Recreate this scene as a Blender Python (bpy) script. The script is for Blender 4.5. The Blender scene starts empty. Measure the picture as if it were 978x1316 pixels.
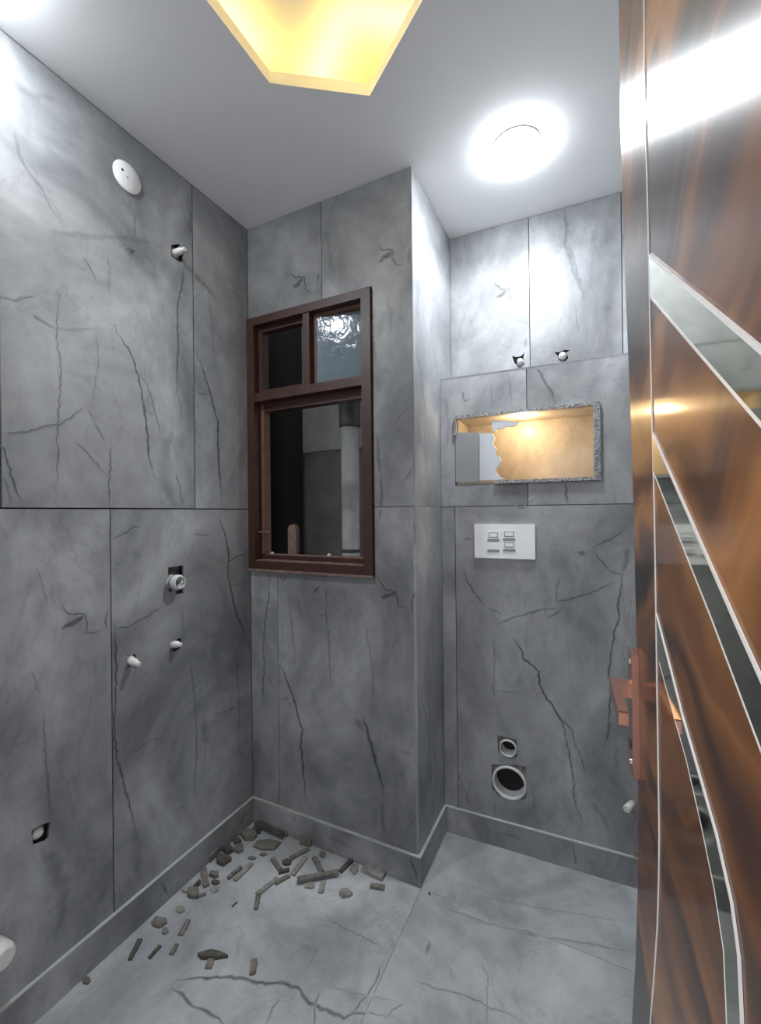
import bpy, math, random
from mathutils import Vector, Matrix
from mathutils.geometry import tessellate_polygon
random.seed(7)
PI = math.pi

# ------------------------------------------------------------------ camera
EYE = Vector((0.0, 0.0, 1.33))
FPX, CX, CY = 557.14, 489.0, 658.12
YAW, PITCH, ROLL = math.radians(26.0), math.radians(0.098), math.radians(-0.626)
FWD = Vector((-math.sin(YAW)*math.cos(PITCH), math.cos(YAW)*math.cos(PITCH), math.sin(PITCH)))
_r = Vector((math.cos(YAW), math.sin(YAW), 0)); _u = _r.cross(FWD)
RGT = math.cos(ROLL)*_r + math.sin(ROLL)*_u
UPV = RGT.cross(FWD)
scene = bpy.context.scene
col = scene.collection
cd = bpy.data.cameras.new('camera'); cd.sensor_fit = 'HORIZONTAL'; cd.sensor_width = 36.0
cd.lens = FPX/978.0*36.0; cd.clip_start = 0.01
cam = bpy.data.objects.new('camera', cd); col.objects.link(cam)
M = Matrix((RGT, UPV, -FWD)).transposed().to_4x4(); M.translation = EYE
cam.matrix_world = M
scene.camera = cam

# ------------------------------------------------------------------ world and exposure
w = bpy.data.worlds.new('world'); scene.world = w; w.use_nodes = True
w.node_tree.nodes['Background'].inputs[0].default_value = (0.95, 0.96, 1.0, 1)
w.node_tree.nodes['Background'].inputs[1].default_value = 1.2
vs = scene.view_settings
vs.view_transform = 'Standard'; vs.look = 'None'; vs.exposure = 0.34; vs.gamma = 1.0; vs.use_curve_mapping = False
DOWNLIGHT_L = 140.0        # radiance of the downlight diffusers
DOWNLIGHT_W = (7.0, 1.8)  # power of the two downlights
BEAM = math.radians(150)
COVE_W = 0.38              # warm strip in the ceiling cove, per side
NICHE_W = 1.8             # small warm niche light

# ------------------------------------------------------------------ room measures (metres)
XL, YW, XC, YN, YU = -1.338, 1.4477, -0.5682, 1.7477, 1.9108
TH = math.radians(1.72); ZC, SK, ZS, ZT = 2.5698, 0.1063, 1.352, 1.888
XR, YF = 0.34, -0.05

class Frame:
    """a wall plane: s runs along the wall, t is up, n points into the room"""
    def __init__(s, O, S, N, T=(0, 0, 1)):
        s.O, s.S, s.N, s.T = Vector(O), Vector(S).normalized(), Vector(N).normalized(), Vector(T).normalized()
        s.flip = s.S.cross(s.T).dot(s.N) < 0
    def p(s, a, b, n=0.0): return s.O + s.S*a + s.T*b + s.N*n
    def px(s, u, v, n=0.0):
        d = FWD + RGT*((u-CX)/FPX) + UPV*((CY-v)/FPX)
        k = ((s.O + s.N*n) - EYE).dot(s.N)/d.dot(s.N)
        h = EYE + d*k - s.O
        return (h.dot(s.S), h.dot(s.T)), k
LEFT = Frame((XL, 0, 0), (0, 1, 0), (1, 0, 0))
BACK = Frame((0, YW, 0), (1, 0, 0), (0, -1, 0))
RET = Frame((XC, 0, 0), (0, 1, 0), (1, 0, 0))
_S, _N = (math.cos(TH), math.sin(TH), 0), (math.sin(TH), -math.cos(TH), 0)
LOW = Frame((XC, YN, 0), _S, _N)
UPW = Frame((XC, YU, 0), _S, _N)
FLOOR = Frame((0, 0, 0), (1, 0, 0), (0, 0, 1), (0, 1, 0))
CEIL = Frame((0, 0, ZC), (1, 0, 0), (0, 0, -1), (0, 1, 0))
DA = math.radians(2.75)
DOOR = Frame((0.0506, 0.6922, 0), (math.sin(DA), -math.cos(DA), 0), (-math.cos(DA), -math.sin(DA), 0))

# ------------------------------------------------------------------ materials
def new_mat(name):
    m = bpy.data.materials.new(name); m.use_nodes = True
    return m, m.node_tree, m.node_tree.nodes['Principled BSDF']
def nd(nt, typ, **kw):
    n = nt.nodes.new(typ)
    for k, v in kw.items(): setattr(n, k, v)
    return n
def setin(n, **kw):
    for k, v in kw.items(): n.inputs[k].default_value = v
def ramp(nt, fac, stops):
    r = nd(nt, 'ShaderNodeValToRGB'); e = r.color_ramp.elements
    while len(e) < len(stops): e.new(0.5)
    for i, (p, c) in enumerate(stops): e[i].position = p; e[i].color = (*c, 1)
    nt.links.new(fac, r.inputs[0]); return r.outputs[0]
def mix(nt, fac, a, b, typ='MIX'):
    m = nd(nt, 'ShaderNodeMix', data_type='RGBA', blend_type=typ)
    for s, v in ((0, fac), (6, a), (7, b)):
        if isinstance(v, bpy.types.NodeSocket): nt.links.new(v, m.inputs[s])
        else: m.inputs[s].default_value = v if s == 0 else (*v, 1)
    return m.outputs[2]
def math_n(nt, op, a, b=None, c=None):
    m = nd(nt, 'ShaderNodeMath', operation=op)
    for i, v in enumerate((a, b, c)):
        if v is None: continue
        if isinstance(v, bpy.types.NodeSocket): nt.links.new(v, m.inputs[i])
        else: m.inputs[i].default_value = v
    return m.outputs[0]
def coords(nt, scale=(1, 1, 1), rnd=6.0, rot=(0, 0, 0)):
    tc = nd(nt, 'ShaderNodeTexCoord'); oi = nd(nt, 'ShaderNodeObjectInfo')
    mp = nd(nt, 'ShaderNodeMapping'); mp.inputs['Scale'].default_value = scale; mp.inputs['Rotation'].default_value = rot
    k = math_n(nt, 'MULTIPLY', oi.outputs['Random'], rnd)
    ad = nd(nt, 'ShaderNodeVectorMath', operation='ADD')
    nt.links.new(tc.outputs['Object'], ad.inputs[0]); nt.links.new(k, ad.inputs[1])
    nt.links.new(ad.outputs[0], mp.inputs['Vector']); return mp.outputs[0]
def noise(nt, vec, scale, detail=5.0, rough=0.55, dist=0.0):
    n = nd(nt, 'ShaderNodeTexNoise'); setin(n, Scale=scale, Detail=detail, Roughness=rough, Distortion=dist)
    nt.links.new(vec, n.inputs['Vector']); return n.outputs['Fac']
def bump(nt, bsdf, h, strength=0.2, dist=0.002):
    b = nd(nt, 'ShaderNodeBump'); setin(b, Strength=strength, Distance=dist)
    nt.links.new(h, b.inputs['Height']); nt.links.new(b.outputs[0], bsdf.inputs['Normal'])

def marble(name, dark, mid, light, vein=(0.045, 0.05, 0.055), rough=0.40, spec=0.34, warm=0.2):
    m, nt, b = new_mat(name)
    v = coords(nt, (1, 1, 0.75))
    base = ramp(nt, noise(nt, v, 2.3, 7, 0.6, 0.7), [(0.34, dark), (0.50, mid), (0.66, light)])
    fine = ramp(nt, noise(nt, v, 11, 8, 0.65, 0.4), [(0.28, (0.80, 0.80, 0.81)), (0.52, (1, 1, 1)), (0.75, (1.14, 1.14, 1.14))])
    c = mix(nt, 1.0, base, fine, 'MULTIPLY')
    br = ramp(nt, noise(nt, v, 1.6, 4, 0.5, 0.3), [(0.45, (0, 0, 0)), (0.75, (warm, warm, warm))])
    c = mix(nt, br, c, (mid[0]*1.05, mid[1]*0.98, mid[2]*0.86))
    # faint hairline veining in the print
    vv = coords(nt, (1.0, 1.0, 0.42))
    ln = math_n(nt, 'ABSOLUTE', math_n(nt, 'SUBTRACT', noise(nt, vv, 3.2, 4, 0.55, 1.4), 0.5))
    hl = ramp(nt, ln, [(0.0, (0.16, 0.16, 0.16)), (0.004, (0.08, 0.08, 0.08)), (0.012, (0, 0, 0))])
    c = mix(nt, hl, c, vein)
    at = nd(nt, 'ShaderNodeAttribute', attribute_name='vein')
    c = mix(nt, at.outputs['Fac'], c, vein)
    nt.links.new(c, b.inputs['Base Color'])
    rr = ramp(nt, noise(nt, v, 7, 4), [(0.3, (rough*0.85,)*3), (0.7, (rough*1.2,)*3)])
    nt.links.new(rr, b.inputs['Roughness'])
    b.inputs['Specular IOR Level'].default_value = spec
    return m
def plain(name, c, rough=0.5, metal=0.0, var=0.0, scale=20.0, spec=0.5, bmp=0.0):
    m, nt, b = new_mat(name)
    setin(b, Roughness=rough, Metallic=metal); b.inputs['Specular IOR Level'].default_value = spec
    v = coords(nt)
    f = noise(nt, v, scale, 5)
    nt.links.new(ramp(nt, f, [(0.3, tuple(x*(1-var) for x in c)), (0.7, tuple(min(1, x*(1+var)) for x in c))]), b.inputs['Base Color'])
    if bmp: bump(nt, b, f, bmp)
    return m
def emit(name, c, s):
    m, nt, b = new_mat(name); b.inputs['Base Color'].default_value = (0.9, 0.9, 0.9, 1)
    b.inputs['Emission Color'].default_value = (*c, 1); b.inputs['Emission Strength'].default_value = s
    return m
def granite(name):
    m, nt, b = new_mat(name); v = coords(nt)
    vo = nd(nt, 'ShaderNodeTexVoronoi'); setin(vo, Scale=260.0); nt.links.new(v, vo.inputs['Vector'])
    c = ramp(nt, vo.outputs['Color'], [(0.2, (0.08, 0.08, 0.09)), (0.5, (0.22, 0.22, 0.23)), (0.8, (0.40, 0.40, 0.40))])
    nt.links.new(c, b.inputs['Base Color']); b.inputs['Roughness'].default_value = 0.5
    return m
def wood(name):
    m, nt, b = new_mat(name)
    v1 = coords(nt, (1.1, 1.1, 5.5), 0)
    warp = noise(nt, coords(nt, (1.3, 1.3, 1.6), 0), 2.0, 3, 0.5)
    ad = nd(nt, 'ShaderNodeVectorMath', operation='ADD'); nt.links.new(v1, ad.inputs[0])
    wv = nd(nt, 'ShaderNodeCombineXYZ'); nt.links.new(math_n(nt, 'MULTIPLY', warp, 2.6), wv.inputs[2])
    nt.links.new(wv.outputs[0], ad.inputs[1]); v1 = ad.outputs[0]
    big = noise(nt, v1, 1.0, 3, 0.55, 0.9)
    c = ramp(nt, big, [(0.36, (0.014, 0.006, 0.005)), (0.45, (0.065, 0.025, 0.012)), (0.54, (0.21, 0.078, 0.022)), (0.66, (0.44, 0.185, 0.052))])
    fib = ramp(nt, noise(nt, v1, 9.0, 6, 0.6, 0.2), [(0.35, (0.74, 0.72, 0.71)), (0.65, (1.10, 1.10, 1.10))])
    c = mix(nt, 0.75, c, fib, 'MULTIPLY')
    nt.links.new(c, b.inputs['Base Color'])
    setin(b, Roughness=0.36, Anisotropic=0.8); b.inputs['Specular IOR Level'].default_value = 0.5
    tg = nd(nt, 'ShaderNodeTangent', direction_type='RADIAL', axis='Z'); nt.links.new(tg.outputs[0], b.inputs['Tangent'])
    b.inputs['Coat Weight'].default_value = 0.25; b.inputs['Coat Roughness'].default_value = 0.10
    return m

MT = {}
MT['tile'] = marble('marble_tile', (0.142, 0.148, 0.158), (0.257, 0.263, 0.274), (0.388, 0.395, 0.408), vein=(0.028, 0.031, 0.034))
MT['floor'] = marble('floor_tile', (0.25, 0.26, 0.272), (0.36, 0.375, 0.39), (0.46, 0.475, 0.49), vein=(0.06, 0.063, 0.066), rough=0.33, warm=0.25)
MT['niche'] = marble('niche_tile', (0.36, 0.32, 0.28), (0.48, 0.44, 0.39), (0.58, 0.54, 0.49), rough=0.35)
MT['grout'] = plain('dark_grout', (0.016, 0.017, 0.018), 0.9, var=0.3)
MT['mortar'] = plain('mortar', (0.16, 0.155, 0.145), 0.95, var=0.45, scale=60, bmp=0.5)
MT['edge'] = plain('cut_tile_edge', (0.40, 0.405, 0.39), 0.55, var=0.12, scale=25)
MT['ceil'] = plain('ceiling_paint', (0.88, 0.88, 0.88), 0.85, var=0.02, scale=3, spec=0.2)
MT['brown'] = plain('brown_window_paint', (0.048, 0.018, 0.014), 0.45, var=0.25, scale=18)
MT['brown_in'] = plain('brown_sash_paint', (0.15, 0.075, 0.05), 0.45, var=0.2, scale=18)
MT['dustbrown'] = plain('dusty_sill', (0.20, 0.125, 0.105), 0.8, var=0.3, scale=40)
MT['pvc'] = plain('white_pvc', (0.60, 0.60, 0.57), 0.4, var=0.10, scale=30)
MT['pvcold'] = plain('grey_pvc', (0.50, 0.51, 0.51), 0.5, var=0.12, scale=20)
MT['shaftpipe'] = plain('dull_drain_pipe', (0.34, 0.345, 0.335), 0.55, var=0.15, scale=14)
MT['pvcdark'] = plain('pipe_collar', (0.05, 0.05, 0.05), 0.6, var=0.2)
MT['white'] = plain('white_plastic', (0.80, 0.80, 0.82), 0.35, var=0.02)
MT['slot'] = plain('grey_switch_slot', (0.22, 0.22, 0.24), 0.5, var=0.1)
MT['dark'] = plain('dark_hole', (0.012, 0.012, 0.013), 0.9)
MT['granite'] = granite('granite_edge')
MT['wood'] = wood('walnut_veneer')
MT['mirror'] = plain('tinted_mirror', (0.50, 0.51, 0.41), 0.06, 1.0)
MT['trim'] = plain('pale_metal_trim', (0.92, 0.88, 0.84), 0.4, 0.0)
MT['copper'] = plain('rose_copper', (0.47, 0.24, 0.18), 0.24, 0.9)
MT['steel'] = plain('bright_steel', (0.8, 0.8, 0.8), 0.2, 1.0)
MT['brass'] = plain('brass_spindle', (0.75, 0.75, 0.72), 0.25, 1.0)
MT['chip'] = plain('broken_tile_body', (0.15, 0.138, 0.120), 0.9, var=0.35, scale=45, bmp=0.4)
MT['chipb'] = plain('pale_broken_tile', (0.235, 0.222, 0.2), 0.9, var=0.3, scale=45, bmp=0.4)
MT['chipd'] = plain('dark_broken_tile', (0.075, 0.068, 0.058), 0.9, var=0.35, scale=45, bmp=0.4)
MT['cement'] = plain('grey_bed_and_patch', (0.27, 0.277, 0.292), 0.8, var=0.08, scale=9)  # for the floor bed and the made-up niche patch
MT['filler'] = plain('pale_filler', (0.52, 0.54, 0.57), 0.8, var=0.05, scale=9)  # for the made-up slabs in the niche opening
MT['shaft'] = plain('shaft_plaster', (0.24, 0.245, 0.24), 0.9, var=0.2, scale=5)
MT['shaftlow'] = plain('darker_shaft_plaster', (0.125, 0.12, 0.108), 0.9, var=0.25, scale=5)  # darker tone for the lower part of the shaft wall
MT['shaftdark'] = plain('shaded_shaft_wall', (0.010, 0.009, 0.009), 0.95, var=0.3)  # shade of the unlit shaft side put into the colour
MT['outer'] = plain('outer_plaster', (0.35, 0.35, 0.35), 0.9, var=0.1)
MT['lamp'] = emit('downlight_diffuser', (0.90, 0.955, 1.0), DOWNLIGHT_L)
MT['nlamp'] = emit('niche_light_lens', (1.0, 0.80, 0.5), 30.0)
def glass_mat():
    m, nt, b = new_mat('frosted_glass'); v = coords(nt)
    setin(b, Roughness=0.10); b.inputs['Base Color'].default_value = (0.15, 0.19, 0.23, 1)
    b.inputs['Specular IOR Level'].default_value = 0.22
    bump(nt, b, noise(nt, v, 30, 3, 0.5, 0.6), 0.5, 0.003); return m
MT['glass'] = glass_mat()

# ------------------------------------------------------------------ mesh helpers
class MB:
    def __init__(s): s.v, s.f, s.mi, s.a = [], [], [], []
    def add(s, verts, faces, mi=0, attr=None):
        o = len(s.v); s.v += [tuple(x) for x in verts]
        s.f += [tuple(i+o for i in f) for f in faces]; s.mi += [mi]*len(faces)
        s.a += list(attr) if attr else [0.0]*len(verts)
    def slab(s, fr, loops, n0, n1, mi=0):
        """polygon with holes (s,t loops) from the front n0 back to n1"""
        loops = [list(l) for l in loops]
        def area(l): return sum(l[i][0]*l[(i+1) % len(l)][1]-l[(i+1) % len(l)][0]*l[i][1] for i in range(len(l)))
        for i, l in enumerate(loops):
            if (area(l) > 0) != (i == 0): l.reverse()
        flat = [q for l in loops for q in l]; k = len(flat)
        tris = tessellate_polygon([[Vector((a, b, 0)) for a, b in l] for l in loops])
        vs = [fr.p(a, b, n0) for a, b in flat] + [fr.p(a, b, n1) for a, b in flat]
        fs = []
        for t in tris:
            (x0, y0), (x1, y1), (x2, y2) = (flat[i] for i in t)
            if ((x1-x0)*(y2-y0)-(x2-x0)*(y1-y0) < 0) != fr.flip: t = (t[0], t[2], t[1])
            fs.append(tuple(t)); fs.append((t[0]+k, t[2]+k, t[1]+k))
        o = 0
        for l in loops:
            m = len(l)
            for i in range(m):
                a, b = o+i, o+(i+1) % m
                fs.append((a, a+k, b+k, b) if not fr.flip else (a, b, b+k, a+k))
            o += m
        s.add(vs, fs, mi)
    def box(s, fr, s0, s1, t0, t1, n0, n1, mi=0):
        s.slab(fr, [[(s0, t0), (s1, t0), (s1, t1), (s0, t1)]], max(n0, n1), min(n0, n1), mi)
    def lathe(s, O, A, prof, seg=20, mi=0, ref=(0, 0, 1)):
        O, A = Vector(O), Vector(A).normalized(); r = Vector(ref)
        if abs(A.dot(r)) > 0.95: r = Vector((1, 0, 0))
        X = A.cross(r).normalized(); Y = A.cross(X)
        vs, fs = [], []
        for (rad, h) in prof:
            for i in range(seg):
                a = 2*PI*i/seg; vs.append(O + A*h + X*(rad*math.cos(a)) + Y*(rad*math.sin(a)))
        for j in range(len(prof)-1):
            for i in range(seg):
                k = (i+1) % seg
                fs.append((j*seg+i, (j+1)*seg+i, (j+1)*seg+k, j*seg+k))
        if prof[0][0] > 1e-6: fs.append(tuple(range(seg)))
        fs.append(tuple((len(prof)-1)*seg+i for i in reversed(range(seg))))
        s.add(vs, fs, mi)
    def ribbon(s, fr, pts, wid, strg, n, mi=0):
        """soft-edged vein: centre carries the vein attribute, borders carry none"""
        if len(pts) < 2: return
        prof = [(-1, 0), (-0.45, 0.75), (0, 1), (0.45, 0.75), (1, 0)]
        vs, at, fs = [], [], []
        for i, (a, b) in enumerate(pts):
            p, q = pts[max(0, i-1)], pts[min(len(pts)-1, i+1)]
            d = Vector((q[0]-p[0], q[1]-p[1])); d = d.normalized() if d.length > 1e-9 else Vector((0, 1))
            for o, g in prof:
                vs.append(fr.p(a - d.y*o*wid[i], b + d.x*o*wid[i], n)); at.append(g*strg[i])
        for i in range(len(pts)-1):
            for j in range(4):
                a = i*5+j; f = (a, a+1, a+6, a+5)
                fs.append(f if fr.flip else f[::-1])
        s.add(vs, fs, mi, at)
    def build(s, name, mats, parent=None, smooth=False):
        me = bpy.data.meshes.new(name); me.from_pydata(s.v, [], s.f); me.update()
        for m in (mats if isinstance(mats, (list, tuple)) else [mats]): me.materials.append(MT[m])
        me.polygons.foreach_set('material_index', s.mi)
        if any(s.a):
            at = me.attributes.new('vein', 'FLOAT', 'POINT'); at.data.foreach_set('value', s.a)
        if smooth:
            me.polygons.foreach_set('use_smooth', [len(p.vertices) == 4 for p in me.polygons])
        o = bpy.data.objects.new(name, me); col.objects.link(o)
        if parent: o.parent = parent
        return o
def tag(o, label, cat, group=None, kind=None):
    o['label'] = label; o['category'] = cat
    if group: o['group'] = group
    if kind: o['kind'] = kind
    return o
def empty(name, label, cat, group=None, kind=None, loc=(0, 0, 0)):
    o = bpy.data.objects.new(name, None); col.objects.link(o); o.location = loc; o.empty_display_size = 0.05
    return tag(o, label, cat, group, kind)
def adopt(child, parent):
    child.parent = parent; child.matrix_parent_inverse = Matrix.Translation(-parent.location)
    return child
def rect(a, b, c, d): return [(a, c), (b, c), (b, d), (a, d)]
def inside(pt, loop):
    x, y = pt; r = False; n = len(loop)
    for i in range(n):
        (x0, y0), (x1, y1) = loop[i], loop[(i+1) % n]
        if (y0 > y) != (y1 > y) and x < (x1-x0)*(y-y0)/(y1-y0)+x0: r = not r
    return r
def pxs(fr, pts, n=0.0): return [fr.px(u, v, n)[0] for u, v in pts]
def shrink(loop, g):
    """pull an axis-aligned loop in by g on every side"""
    a = sum(loop[i][0]*loop[(i+1) % len(loop)][1]-loop[(i+1) % len(loop)][0]*loop[i][1] for i in range(len(loop)))
    L = loop if a > 0 else loop[::-1]; out = []
    n = len(L)
    for i in range(n):
        p, c, q = Vector(L[i-1]), Vector(L[i]), Vector(L[(i+1) % n])
        d1, d2 = (c-p).normalized(), (q-c).normalized()
        n1, n2 = Vector((-d1.y, d1.x)), Vector((-d2.y, d2.x))
        k = n1 + n2; k = k/ max(0.3, k.dot(n1))
        out.append(tuple(c + k*g))
    return out

vein_rng = random.Random(3)
def prep_vein(fr, pts, wpx, st, jit=1.0):
    """trace along a surface, resampled about every 12 mm with a little wander"""
    q = [fr.px(u, v) for u, v in pts]
    k = sum(x[1] for x in q)/len(q)/FPX
    P = [Vector(x[0]) for x in q]; out = []
    total = sum((P[i+1]-P[i]).length for i in range(len(P)-1)) or 1e-6
    run = 0.0
    for i in range(len(P)-1):
        L = (P[i+1]-P[i]).length; m = max(1, int(L/0.012)); nrm = Vector((-(P[i+1]-P[i]).y, (P[i+1]-P[i]).x))
        nrm = nrm.normalized() if nrm.length > 0 else nrm
        for j in range(m):
            f = j/m; c = P[i].lerp(P[i+1], f)
            if out: c = c + nrm*vein_rng.uniform(-1, 1)*0.0030*jit
            out.append((c, (run+f*L)/total))
        run += L
    out.append((P[-1], 1.0))
    wid, sg = [], []
    for c, f in out:
        taper = min(1.0, 0.35+4*f, 0.25+3.2*(1-f))
        wid.append(max(0.0010, wpx*k*0.72*taper*vein_rng.uniform(0.75, 1.3))); sg.append(min(1, 1.15*st*min(1, 0.5+4*f, 0.4+3*(1-f))*vein_rng.uniform(0.8, 1.1)))
    return [tuple(c) for c, f in out], wid, sg
def tile_wall(parent, fr, tiles, veins, mat='tile', name='tile', gap=0.0016, thick=0.008, extra_holes=()):
    """tiles: (loop, holes); veins: (pixel points, width, strength). Every vein goes into the tile it runs over."""
    mbs = []
    for loop, holes in tiles:
        mb = MB(); mb.slab(fr, [shrink(loop, gap)] + [list(h) for h in holes], 0.0, -thick); mbs.append((mb, loop))
    vv = [(prep_vein(fr, *v), v[1]) for v in sorted(veins, key=lambda x: -x[1])]
    for k, ((pts, wid, sg), _) in enumerate(vv):
        cur, run = None, []
        def flush():
            if cur is not None and len(run) > 1:
                mbs[cur][0].ribbon(fr, [pts[i] for i in run], [wid[i] for i in run], [sg[i] for i in run], 0.00020+k*0.000012)
        for i, q in enumerate(pts):
            w_ = next((j for j, (m, l) in enumerate(mbs) if inside(q, l) and not any(inside(q, h) for h in extra_holes)), None)
            if w_ != cur:
                flush(); run = []; cur = w_
            run.append(i)
        flush()
    return [mb.build(name, mat, parent) for mb, _ in mbs]
def crop(x0, y0, s, L): return [(x0+a/s, y0+b/s) for a, b in L]
def structure(name, mb, mats, label, cat):
    return tag(mb.build(name, mats), label, cat, kind='structure')

# ------------------------------------------------------------------ left wall
B0 = (0, 250, 2.876); B1 = (0, 640, 2.3515); B2 = (310, 710, 2.992); B3 = (300, 180, 3.7615)
B4 = (520, 600, 3.155); B5 = (540, 900, 3.372); B6 = (540, 240, 2.632); B7 = (300, 1100, 1.845)
B8 = (0, 40, 3.912); B9 = (460, 200, 2.35)
def V(B, L, w_=2.0, st=0.6): return (crop(*B, L), w_, st)
left_veins = [
    V(B0, [(300,220),(340,290),(358,330)], 1.8, .5),
    V(B0, [(425,480),(430,510),(480,580),(500,640),(515,690),(525,740),(530,790),(540,830),(545,880),(550,940),(550,980),(570,1040),(590,1070)], 2.4, .8),
    V(B0, [(500,640),(535,690),(560,750),(580,830),(600,900)], 1.6, .55),
    V(B0, [(525,760),(540,800),(570,820)], 1.4, .4),
    V(B0, [(682,262),(672,330),(660,390),(655,470),(660,560),(655,640),(655,720),(640,760)], 2.2, .75),
    V(B0, [(655,740),(668,790),(672,850)], 1.4, .35),
    V(B0, [(720,580),(740,620),(755,670),(775,730),(790,780),(805,840),(805,920),(808,990),(815,1060),(822,1150)], 2.6, .85),
    V(B0, [(725,725),(745,738),(772,738)], 1.6, .55),
    V(B0, [(690,265),(720,300),(770,350),(800,400)], 4, .3),
    V(B0, [(770,380),(785,480),(790,600)], 3, .25),
    V(B0, [(860,365),(872,355)], 5, .35), 
    V(B0, [(215,360),(212,440),(207,520),(215,570),(225,620),(222,700),(218,780),(215,850),(207,900),(215,950),(210,1020),(207,1150)], 1.7, .55),
    V(B0, [(0,880),(100,877),(170,855),(215,850),(260,825),(320,780)], 1.7, .6),
    V(B0, [(320,790),(345,825),(370,825)], 1.7, .5), V(B0, [(345,835),(370,880),(385,910)], 1.6, .5),
    V(B0, [(0,910),(25,980),(45,1050),(82,1145)], 2.2, .7), V(B0, [(0,1020),(25,1080),(45,1145)], 1.5, .35),
    V(B0, [(275,910),(330,960),(370,1010),(400,1040)], 1.8, .45),
    V(B0, [(410,930),(408,1000),(403,1060),(403,1150)], 2.0, .6),
    V(B0, [(395,205),(405,270),(400,330),(410,400)], 1.8, .25),
    V(B0, [(500,75),(498,130),(490,175)], 2.2, .4), V(B0, [(460,205),(500,208),(470,225)], 2.5, .4),
    V(B0, [(350,500),(360,560),(365,640),(345,720),(345,790)], 1.6, .3),
    V(B0, [(210,495),(290,497),(350,493)], 1.4, .25), V(B0, [(0,375),(60,385),(120,375)], 1.6, .28), V(B0, [(120,440),(160,470),(200,490)], 1.4, .28),
    V(B0, [(640,880),(615,960),(605,1050),(640,1140)], 16, .28), V(B0, [(650,1030),(665,1080),(675,1145)], 2.2, .5),
    V(B0, [(680,880),(650,940),(660,1000)], 12, .2),
    V(B0, [(180,130),(250,145),(340,155),(470,160),(590,185)], 6, .25), V(B0, [(708,60),(700,150)], 5, .35),
    V(B0, [(500,815),(505,812)], 3, .5),
    V(B8, [(75,500),(90,600),(130,690),(200,780),(240,860),(300,950),(320,990)], 4, .28),
    V(B8, [(90,290),(180,330),(290,340)], 8, .2),
    V(B1, [(343,370),(350,430),(352,520),(348,600),(345,690),(352,780),(375,870),(400,960),(420,1050)], 2.6, .7),
    V(B1, [(329,335),(318,375),(322,400)], 2.2, .6),
    V(B1, [(185,320),(205,350),(255,352),(262,380),(262,408),(318,400)], 2.2, .6), V(B1, [(183,397),(230,372),(258,355)], 6, .7),
    V(B1, [(345,395),(390,388),(440,360),(500,320)], 1.8, .55), V(B1, [(345,125),(380,105),(405,87),(430,85)], 1.8, .6),
    V(B1, [(660,55),(680,110),(690,160),(688,230),(700,290),(710,340),(735,400),(755,455)], 2.4, .75),
    V(B1, [(690,195),(720,175),(748,165)], 1.8, .6), V(B1, [(695,265),(730,260),(752,248)], 1.5, .4), V(B1, [(580,110),(610,113),(640,108)], 1.5, .45),
    V(B1, [(570,480),(585,560),(590,640),(595,700),(592,800),(585,900),(580,960)], 1.7, .45),
    V(B1, [(548,320),(552,380),(562,430)], 1.6, .3), V(B1, [(715,480),(718,560),(722,640),(718,760)], 1.6, .45),
    V(B1, [(110,210),(130,260),(145,330)], 2, .3), V(B1, [(130,640),(140,800),(148,960)], 1.8, .45), V(B1, [(95,520),(120,600)], 3, .25),
    V(B1, [(620,665),(618,740)], 9, .3), V(B1, [(640,655),(680,645),(722,630)], 2, .3), V(B1, [(640,670),(620,760),(615,850)], 2, .3),
    V(B1, [(400,770),(450,735),(490,720)], 2, .3), V(B1, [(530,945),(560,930)], 3, .3), V(B1, [(30,760),(80,735),(110,715)], 2, .25),
    V(B1, [(405,1000),(415,1080),(420,1150)], 12, .25),
    ([(52,1092),(66,1107),(79,1135),(82,1152),(77,1179),(70,1205)], 14, .35),
]
B10 = (200, 300, 13.97); B11 = (140, 700, 7.31); B12 = (0, 1030, 5.718)
lh = {
    'shower': pxs(LEFT, crop(*B10, [(290,205),(440,190),(420,290),(520,360),(490,520),(400,500),(290,420),(275,280)])),
    'valve': pxs(LEFT, crop(*B11, [(556,215),(700,195),(702,455),(640,470),(560,435)])),
    'tap': pxs(LEFT, crop(*B11, [(572,915),(680,875),(692,960),(640,1008),(578,1008)])),
    'star': pxs(LEFT, crop(*B11, [(163,1022),(190,1042),(255,1026),(258,1090),(242,1168),(215,1132),(160,1168),(192,1110),(150,1078),(190,1068)])),
    'low': pxs(LEFT, crop(*B12, [(230,215),(300,175),(372,148),(358,270),(340,292),(245,328)])),
}
def assign(tiles, holes):
    out = []
    for loop in tiles:
        hs = []
        for h in holes:
            c = (sum(q[0] for q in h)/len(h), sum(q[1] for q in h)/len(h))
            if inside(c, loop): hs.append(h)
        out.append((loop, hs))
    return out
def mortar_fill(parent, fr, holes, dep=-0.028):
    for h in holes:
        m = MB(); m.slab(fr, [grow(h, 1.09)], dep, dep-0.008); m.build('mortar_fill', 'mortar', parent)
def grow(loop, f=1.12):
    cx = sum(q[0] for q in loop)/len(loop); cy = sum(q[1] for q in loop)/len(loop)
    return [(cx+(a-cx)*f, cy+(b-cy)*f) for a, b in loop]
mb = MB()
mb.slab(LEFT, [rect(-0.2, YW+0.12, 0, ZC+0.3)] + [grow(h) for h in lh.values()], -0.008, -0.05)
mb.slab(LEFT, [rect(-0.2, YW+0.12, 0, ZC+0.3)], -0.0502, -0.12)
wall_left = structure('wall_left', mb, 'grout', 'left wall clad in large grey marble tiles with pipe stubs', 'wall')
JL = [0.838, 0.238]; JU = [1.158, 0.563, -0.03]
tl = [rect(JL[0], YW, 0, ZS), rect(JL[1], JL[0], 0, ZS), rect(-0.05, JL[1], 0, ZS),
      rect(JU[0], YW, ZS, ZC), rect(JU[1], JU[0], ZS, ZC), rect(-0.05, JU[1], ZS, ZC)]
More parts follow.
